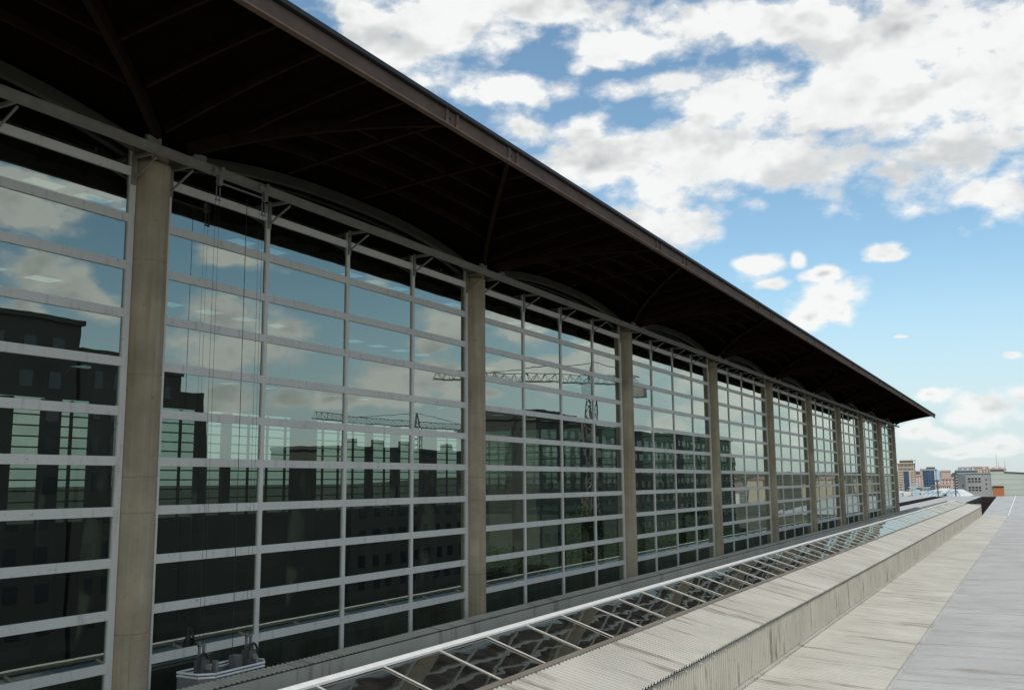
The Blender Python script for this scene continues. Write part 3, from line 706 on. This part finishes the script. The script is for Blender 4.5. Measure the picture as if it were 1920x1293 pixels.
for j in range(3): MB().box(-13.4*k3, -13.0*k3, YT-0.06, YT+0.3, (-0.7-1.35*j)*k3, (-0.2-1.35*j)*k3).build('window', 'win', tw)
MB().box(xe-0.9, xe+0.02, YT-0.5, YT+13, STREET, 1.75*k3).build('stair_shaft', 'dark_wall', tw)
MB().box(x0+0.5, x0+1.1, YT+1.5, YT+2.5, -2.6*k3, -1.9*k3).build('window', 'win', tw)
# grey green warehouse with orange door
k4 = 1.25; YT = 290*k4
tw = empty('warehouse', (-5*k4, YT, STREET)); tag(tw, 'pale grey green blank wall of a warehouse with stepped top and orange door', 'building')
MB().poly_extrude([(-10.4*k4, STREET), (20, STREET), (20, 1.0*k4), (-2.5*k4, 1.25*k4), (-7.1*k4, 1.55*k4), (-7.35*k4, 2.05*k4), (-10.4*k4, 2.0*k4)], 1, YT, YT+40).build('wall', 'ware', tw)
for j in range(5): MB().box(-10.4*k4, 20, YT-0.05, YT-0.003, (1.0-1.35*j)*k4, (1.04-1.35*j)*k4).build('wall_joint', 'plain_concrete', tw)
MB().poly_extrude([(-10.45*k4, 2.0*k4), (-7.3*k4, 2.05*k4), (-7.05*k4, 1.55*k4), (-2.5*k4, 1.25*k4), (20, 1.0*k4), (20, 1.0*k4+0.22), (-2.5*k4, 1.25*k4+0.22), (-7.0*k4, 1.55*k4+0.22), (-7.2*k4, 2.05*k4+0.22), (-10.45*k4, 2.0*k4+0.22)], 1, YT-0.3, YT+0.5).build('coping', 'dark_wall', tw)
dr = MB().poly_extrude([(-10.1*k4, -5.2*k4), (-7.5*k4, -5.2*k4), (-7.5*k4, -2.35*k4), (-8.8*k4, -2.2*k4), (-10.1*k4, -2.35*k4)], 1, YT-0.5, YT-0.01).build('door', 'door', tw)
MB().box(-10.2*k4, -7.4*k4, YT-0.9, YT-0.01, -2.2*k4, -2.05*k4).build('door_lintel', 'dark_wall', dr)
# pink block with masts
k5 = 2.0; YT = 420*k5
tw = empty('pink_block', (-14*k5, YT, STREET)); tag(tw, 'pink apartment block with roof parapet behind the warehouse', 'building')
MB().box(-18.4*k5, -9.8*k5, YT, YT+18, STREET, 3.4*k5).build('wall', 'pink', tw)
MB().box(-18.6*k5, -9.6*k5, YT-0.4, YT+18.4, 3.4*k5, 3.62*k5).build('cornice', 'tan', tw)
for j in range(4): MB().box((-17.8+2.2*j)*k5, (-16.6+2.2*j)*k5, YT+2, YT+8, 3.62*k5, 4.2*k5).build('roof_hut', 'pink', tw)
windows(tw, -18.2*k5, -10.0*k5, 0.2*k5, 3.2*k5, 8, 2, YT, (0.4, 0.5))
for x, z, lab in ((-12.75, 10.4, 'tallest radio mast on the roof of the pink block'), (-9.9, 7.2, 'radio mast at the right end of the pink block roof'), (-12.05, 6.4, 'shortest radio mast beside the tallest one on the pink roof')):
    m = MB().tube((x*k5, YT+4, 3.6*k5), (x*k5, YT+4, z*k5), 0.16, 6, 0.05)
    for q in range(3): m.tube((x*k5-0.5, YT+4, (3.9+q*(z-4)/3.2)*k5), (x*k5+0.5, YT+4, (3.9+q*(z-4)/3.2)*k5), 0.05, 5)
    tag(m.build('radio_mast', 'steel'), lab, 'mast')
# houses spread over the plain
def house_proto(kind):
    wdt, dp, ht, wm = [(16, 11, 12, 'tan'), (22, 12, 15, 'pink'), (14, 12, 9, 'white_wall'), (26, 13, 18, 'tan')][kind]
    bx_ = MB().box(-wdt/2, wdt/2, 0, dp, 0, ht).mesh('wall', wm)
    rf_ = MB().poly_extrude([(-0.6, ht), (dp+0.6, ht), (dp/2, ht+2.6)], 0, -wdt/2-0.5, wdt/2+0.5).mesh('roof', 'tile')
    nw = 5 + kind
    wn = MB(); wl = []
    me = MB().box(-0.6, 0.6, -0.08, 0.2, -0.75, 0.75).mesh('window', 'win')
    for j in range(int(ht/3)):
        for i in range(nw): wl.append((-wdt/2+(i+0.5)*wdt/nw, 0, 1.7+3*j))
    return bx_, rf_, me, wl
HP = [house_proto(k) for k in range(4)]
LB = ['tan house with a red tiled roof mirrored in the far bays of the glass', 'pink apartment house with a red roof mirrored in the far bays of the glass', 'small white house with a red roof mirrored in the far bays of the glass', 'tall tan apartment house with a red roof mirrored in the far bays']
def house(x, y, z, kind, rot=0.0, win=False, lab=None):
    e = empty('house', (x, y, z)); a, b, me, wl = HP[kind]
    place('wall', a, (x, y, z), e); place('roof', b, (x, y, z), e)
    if win:
        for q in wl: place('window', me, (x+q[0], y+q[1], z+q[2]), e)
    e.rotation_euler = (0, 0, rot); tag(e, lab or LB[kind], 'house', 'houses of the far town')
for (px, Y, kd, zz, lb) in ((-138, 1420, 1, -12, 'pink apartment house between the beige tower and the blue glass tower'),
        (-86, 1120, 2, -17, 'small white house just right of the blue glass tower'),
        (-100, 1330, 0, -13, 'tan house with a red roof right of the blue glass tower'),
        (-90, 1250, 1, -16, 'pink apartment house left of the blue grey block'),
        (-140, 1900, 0, 0, 'farthest tan house on the hill between blue tower and blue grey block'),
        (-112, 1950, 1, 3, 'pink house on the hill above the blue grey block'),
        (-84, 1900, 3, 0, 'tall tan house on the hill above the concrete building'),
        (-60, 1880, 1, 1, 'pink house on the hill left of the pink block'),
        (5, 1500, 1, -9, 'pink house whose roof shows over the right part of the warehouse'),
        (-165, 1850, 3, -3, 'tall tan house on the hill behind the blue glass tower')):
    house(px, Y, zz, kd, 0.15*rng.uniform(-1, 1), True, lb)
for k in range(26):      # the part of town that the glass mirrors
    Y = rng.uniform(330, 1500); X = Y*rng.uniform(0.10, 0.42)+30
    house(X, Y, STREET, rng.randrange(4), rng.uniform(0.6, 1.9), False)
# low hill on the horizon
hl = MB(); nn = 60
for i in range(nn+1):
    x = -1500+3000*i/nn; h = 10+12*math.sin(i*0.35)+6*math.sin(i*0.9+1)
    hl.V += [(x, 1560, STREET-1), (x, 2300, h-6), (x, 4200, h+2)]
for i in range(nn):
    a = i*3; hl.F += [(a, a+3, a+4, a+1), (a+1, a+4, a+5, a+2)]
tag(hl.build('hill', 'ground'), kind='structure')

# white platform canopy with blue ribs, poles and railing in front of the city
cn = empty('platform_canopy', (-21.5, 285, STREET)); tag(cn, 'white low pitched platform canopy with light blue stripes', 'canopy')
for a, b, c in ((-27.4, -23.2, -20.4), (-22.4, -19.2, -15.4)):
    r_ = MB().hexa([(a, 280, -4.6), (c, 280, -4.6), (c, 300, -4.6), (a, 300, -4.6), (b-1.2, 280, -3.05), (b+1.2, 280, -3.05), (b+1.2, 300, -3.05), (b-1.2, 300, -3.05)]).build('roof', 'white_metal', cn)
    for k in range(5):
        t = k/4; xa_ = a+0.6+(b-1.2-a)*t*0.9; xb_ = xa_+1.6
        MB().beam((a+0.4+k*1.1, 279.9, -4.55), (min(b+1.0, a+2.4+k*1.1), 279.9, -3.2), 0.12, 0.2).build('stripe', 'blue_stripe', r_)
MB().box(-27.6, -15.2, 279, 301, STREET, -4.62).build('base', 'white_wall', cn)
def pole(x, y, z1, lab):
    e = MB().tube((x, y, -9), (x, y, z1), 0.16, 8).build('lighting_pole', 'hoist'); tag(e, lab, 'pole', None)
    MB().box(x-0.5, x+0.5, y-0.15, y+0.15, z1-0.5, z1-0.1).build('lamp_bar', 'hoist', e)
pole(-21.9, 268, -0.3, 'dark pole standing in front of the white canopy')
pole(-17.8, 268, 1.5, 'taller dark pole beside the grey concrete building')
pole(-36.4, 390, 0.2, 'thin dark pole right of the beige tower')
rg = MB()
for k in range(9): rg.box(-26+k*1.0, -25.95+k*1.0, YF+2, YF+2.05, -4.4, -3.0)
for z in (-3.05, -3.6): rg.box(-26, -17.9, YF+2, YF+2.05, z, z+0.05)
tag(rg.build('roof_railing', 'steel'), 'thin grey railing along the far roof edge before the canopy', 'railing')
# jumble of station gantries left of the canopy
for k in range(9):
    x = -41+k*1.55; y = 330+rng.uniform(-12, 30); zt_ = -2.9+rng.uniform(-0.5, 1.4)
    m = MB().box(x-0.08, x+0.08, y, y+0.16, STREET, zt_).box(x-1.4, x+1.4, y, y+0.16, zt_-0.3, zt_-0.1).box(x-1.3, x+1.3, y, y+0.16, zt_-1.2, zt_-1.05)
    m.beam((x-1.3, y+0.08, zt_-1.1), (x, y+0.08, zt_-0.2), 0.1, 0.1).beam((x+1.3, y+0.08, zt_-1.1), (x, y+0.08, zt_-0.2), 0.1, 0.1)
    tag(m.build('track_gantry', 'pale_blue' if k % 2 else 'steel'), 'slender track gantry in the tangle of station steelwork below the towers', 'gantry', 'track gantries below the beige tower')
for k in range(6):
    x = -41+k*2.3; y = 318+k*3
    m = MB().poly_extrude([(x, -5.4), (x+2.1, -5.4), (x+2.1, -4.1-0.2*(k % 2)), (x+1.0, -3.5-0.3*(k % 3)), (x, -4.1)], 1, y, y+9)
    tag(m.build('platform_roof', 'pale_blue' if k % 2 else 'white_wall'), 'small pale gabled platform roof among the gantries', 'roof', 'platform roofs below the beige tower')

# ------------------------------------------------------------------ what the glass mirrors: the town to the right
def block(name, x, y0, y1, z1, depth, mat, nx, nz, lab, fill=(0.45, 0.5), z0=None):
    e = empty(name, (x, (y0+y1)/2, STREET)); tag(e, lab, 'building')
    MB().box(x, x+depth, y0, y1, STREET, z1).build('wall', mat, e)
    MB().box(x-0.3, x+depth, y0-0.3, y1+0.3, z1, z1+0.5).build('cornice', mat, e)
    windows(e, y0+1, y1-1, STREET+3 if z0 is None else z0, z1-0.8, nx, nz, x, fill, axis='x')
    return e
b1 = block('apartment_block', 55, 30, 63.5, 16.0, 16, 'dark_wall', 10, 9, 'tall dark brick apartment block mirrored at the far left of the glass')
MB().box(57, 62, 52, 55, 16.5, 17.6).build('chimney', 'dark_wall', b1)
block('apartment_block', 55, 64, 72.5, 13.2, 14, 'dark_wall', 3, 8, 'narrow lower brick block beside the tall dark one, seen mirrored')
b2 = block('apartment_block', 90, 90, 109, 16.6, 14, 'dark_wall', 6, 8, 'stepped dark apartment block mirrored just right of the nearest column')
MB().box(91, 103, 109.5, 115, STREET, 14.4).build('lower_wing', 'dark_wall', b2); MB().box(94, 97, 100, 104, 17.1, 18.6).build('chimney', 'dark_wall', b2)
b3 = block('apartment_block', 52, 104, 141, 4.3, 14, 'dark_wall', 11, 6, 'long low dark block with chimneys mirrored behind the second column')
for yy in (108, 114, 121, 133): MB().box(55, 56.2, yy, yy+1.4, 4.8, 6.0).build('chimney', 'dark_wall', b3)
MB().box(53, 64, 72.6, 103.6, STREET, 2.6).build('lower_wing', 'dark_wall', b3)  # added wing, hides the sunlit end wall and a bright gap in the reflection
b4 = block('apartment_block', 50, 156, 232, 11.0, 15, 'dim_grey', 18, 8, 'wide grey apartment block with many windows mirrored in the third bay', (0.5, 0.45))
MB().box(52, 63, 158, 176, 11.5, 13.2).build('penthouse', 'dim_grey', b4)
block('apartment_block', 54, 240, 300, 12.0, 15, 'dim_grey', 14, 8, 'second grey apartment block mirrored further along the glass', (0.5, 0.45))
def crane(x, y, ztop, jz, j0, j1, lab):
    e = empty('tower_crane', (x, y, STREET)); tag(e, lab, 'crane')
    m = MB(); hw = 0.9; z = STREET
    for sx in (-hw, hw):
        for sy in (-hw, hw): m.beam((x+sx, y+sy, STREET), (x+sx, y+sy, jz), 0.22, 0.22)
    k = 0
    while z < jz-1.8:
        s_ = 1 if k % 2 else -1
        for q in (-hw, hw):
            m.beam((x-hw*s_, y+q, z), (x+hw*s_, y+q, z+1.8), 0.12, 0.12); m.beam((x+q, y-hw*s_, z), (x+q, y+hw*s_, z+1.8), 0.12, 0.12)
        z += 1.8; k += 1
    m.build('mast', 'crane', e)
    t = MB()
    for sx in (-hw, hw): t.beam((x+sx, y, jz), (x, y, ztop), 0.2, 0.2); t.beam((x, y+sx, jz), (x, y, ztop), 0.2, 0.2)
    t.build('tower_head', 'crane', e)
    a = Vector((j0[0], j0[1], jz)); b = Vector((j1[0], j1[1], jz)); d = (b-a).normalized(); sd = d.cross(Vector((0, 0, 1)))*0.7; hU = Vector((0, 0, 1.5))
    j = MB(); n = int((b-a).length/1.8)
    j.beam(a+sd, b+sd, 0.13, 0.13).beam(a-sd, b-sd, 0.13, 0.13).beam(a+hU, b+hU, 0.13, 0.13)
    for k in range(n):
        p = a+d*(k*1.8); q = p+d*0.9; r_ = p+d*1.8
        for s_ in (sd, -sd): j.beam(p+s_, q+hU, 0.07, 0.07).beam(q+hU, r_+s_, 0.07, 0.07)
    j.build('jib', 'crane', e)
    s = MB(); top = Vector((x, y, ztop)); s.tube(top, a.lerp(b, 0.25)+hU, 0.07, 5).tube(top, b+hU, 0.07, 5); s.build('stay_cable', 'cable', e)
    cw = MB(); cw.box(b.x-1.2, b.x+1.2, b.y-2.5, b.y, jz-2.2, jz-0.1); cw.build('counterweight', 'plain_concrete', e)
    MB().box(x-0.9, x+0.9, y-2.6, y-1.0, jz-2.4, jz-0.2).build('cab', 'pale_blue', e)
crane(43.7, 165.2, 22.2, 18, (63.2, 141.7), (36.3, 173.5), 'tower crane mirrored in the third bay, jib crossing the clouds')
crane(120, 221, 19.0, 15.2, (122, 180), (119, 243), 'smaller distant tower crane mirrored left of the second column')
# trees along the street
def tree_mesh(seed):
    r_ = random.Random(seed); m = MB(); 
    blobs = [(r_.uniform(-2.4, 2.4), r_.uniform(-2.4, 2.4), r_.uniform(5.5, 11.5), r_.uniform(1.0, 1.9)) for _ in range(26)]
    for (bx_, by_, bz_, br_) in blobs:
        for _ in range(75):
            v = Vector((r_.gauss(0, 1), r_.gauss(0, 1), r_.gauss(0, 1))).normalized()*br_*r_.uniform(0.6, 1.05)
            c = Vector((bx_, by_, bz_))+v; a = Vector((r_.uniform(-1, 1), r_.uniform(-1, 1), r_.uniform(-1, 1))).normalized(); b = a.orthogonal().normalized(); s_ = r_.uniform(0.16, 0.32)
            m.face([c-a*s_, c+b*s_*0.5, c+a*s_, c-b*s_*0.5])
    t = MB().tube((0, 0, 0), (0.1, 0.1, 5.5), 0.28, 8, 0.16)
    for (bx_, by_, bz_, br_) in blobs[:9]: t.tube((0.05, 0.05, r_.uniform(3, 5.3)), (bx_*0.8, by_*0.8, bz_), 0.11, 5, 0.03)
    me = bpy.data.meshes.new('crown'); me.from_pydata(m.V, [], m.F); me.materials.append(M['leaf'])
    return me, t.mesh('trunk', 'bark')
TM = [tree_mesh(s) for s in (3, 11, 23)]
for k in range(11, 24):
    x = 30+rng.uniform(-1.5, 2.5)+(8 if k % 3 == 0 else 0); y = 22+k*8.4+rng.uniform(-2, 2); z = STREET
    cme_, tme_ = TM[k % 3]; s_ = 1.1 if k in (15, 19) else rng.uniform(0.6, 0.82)
    e = empty('street_tree', (x, y, z)); tag(e, 'leafy street tree in the row along the road, mirrored low in the glass', 'tree', 'street trees mirrored in the glass')
    place('crown', cme_, (x, y, z), e); place('trunk', tme_, (x, y, z), e); e.scale = (s_, s_, s_); e.rotation_euler = (0, 0, rng.uniform(0, 6))
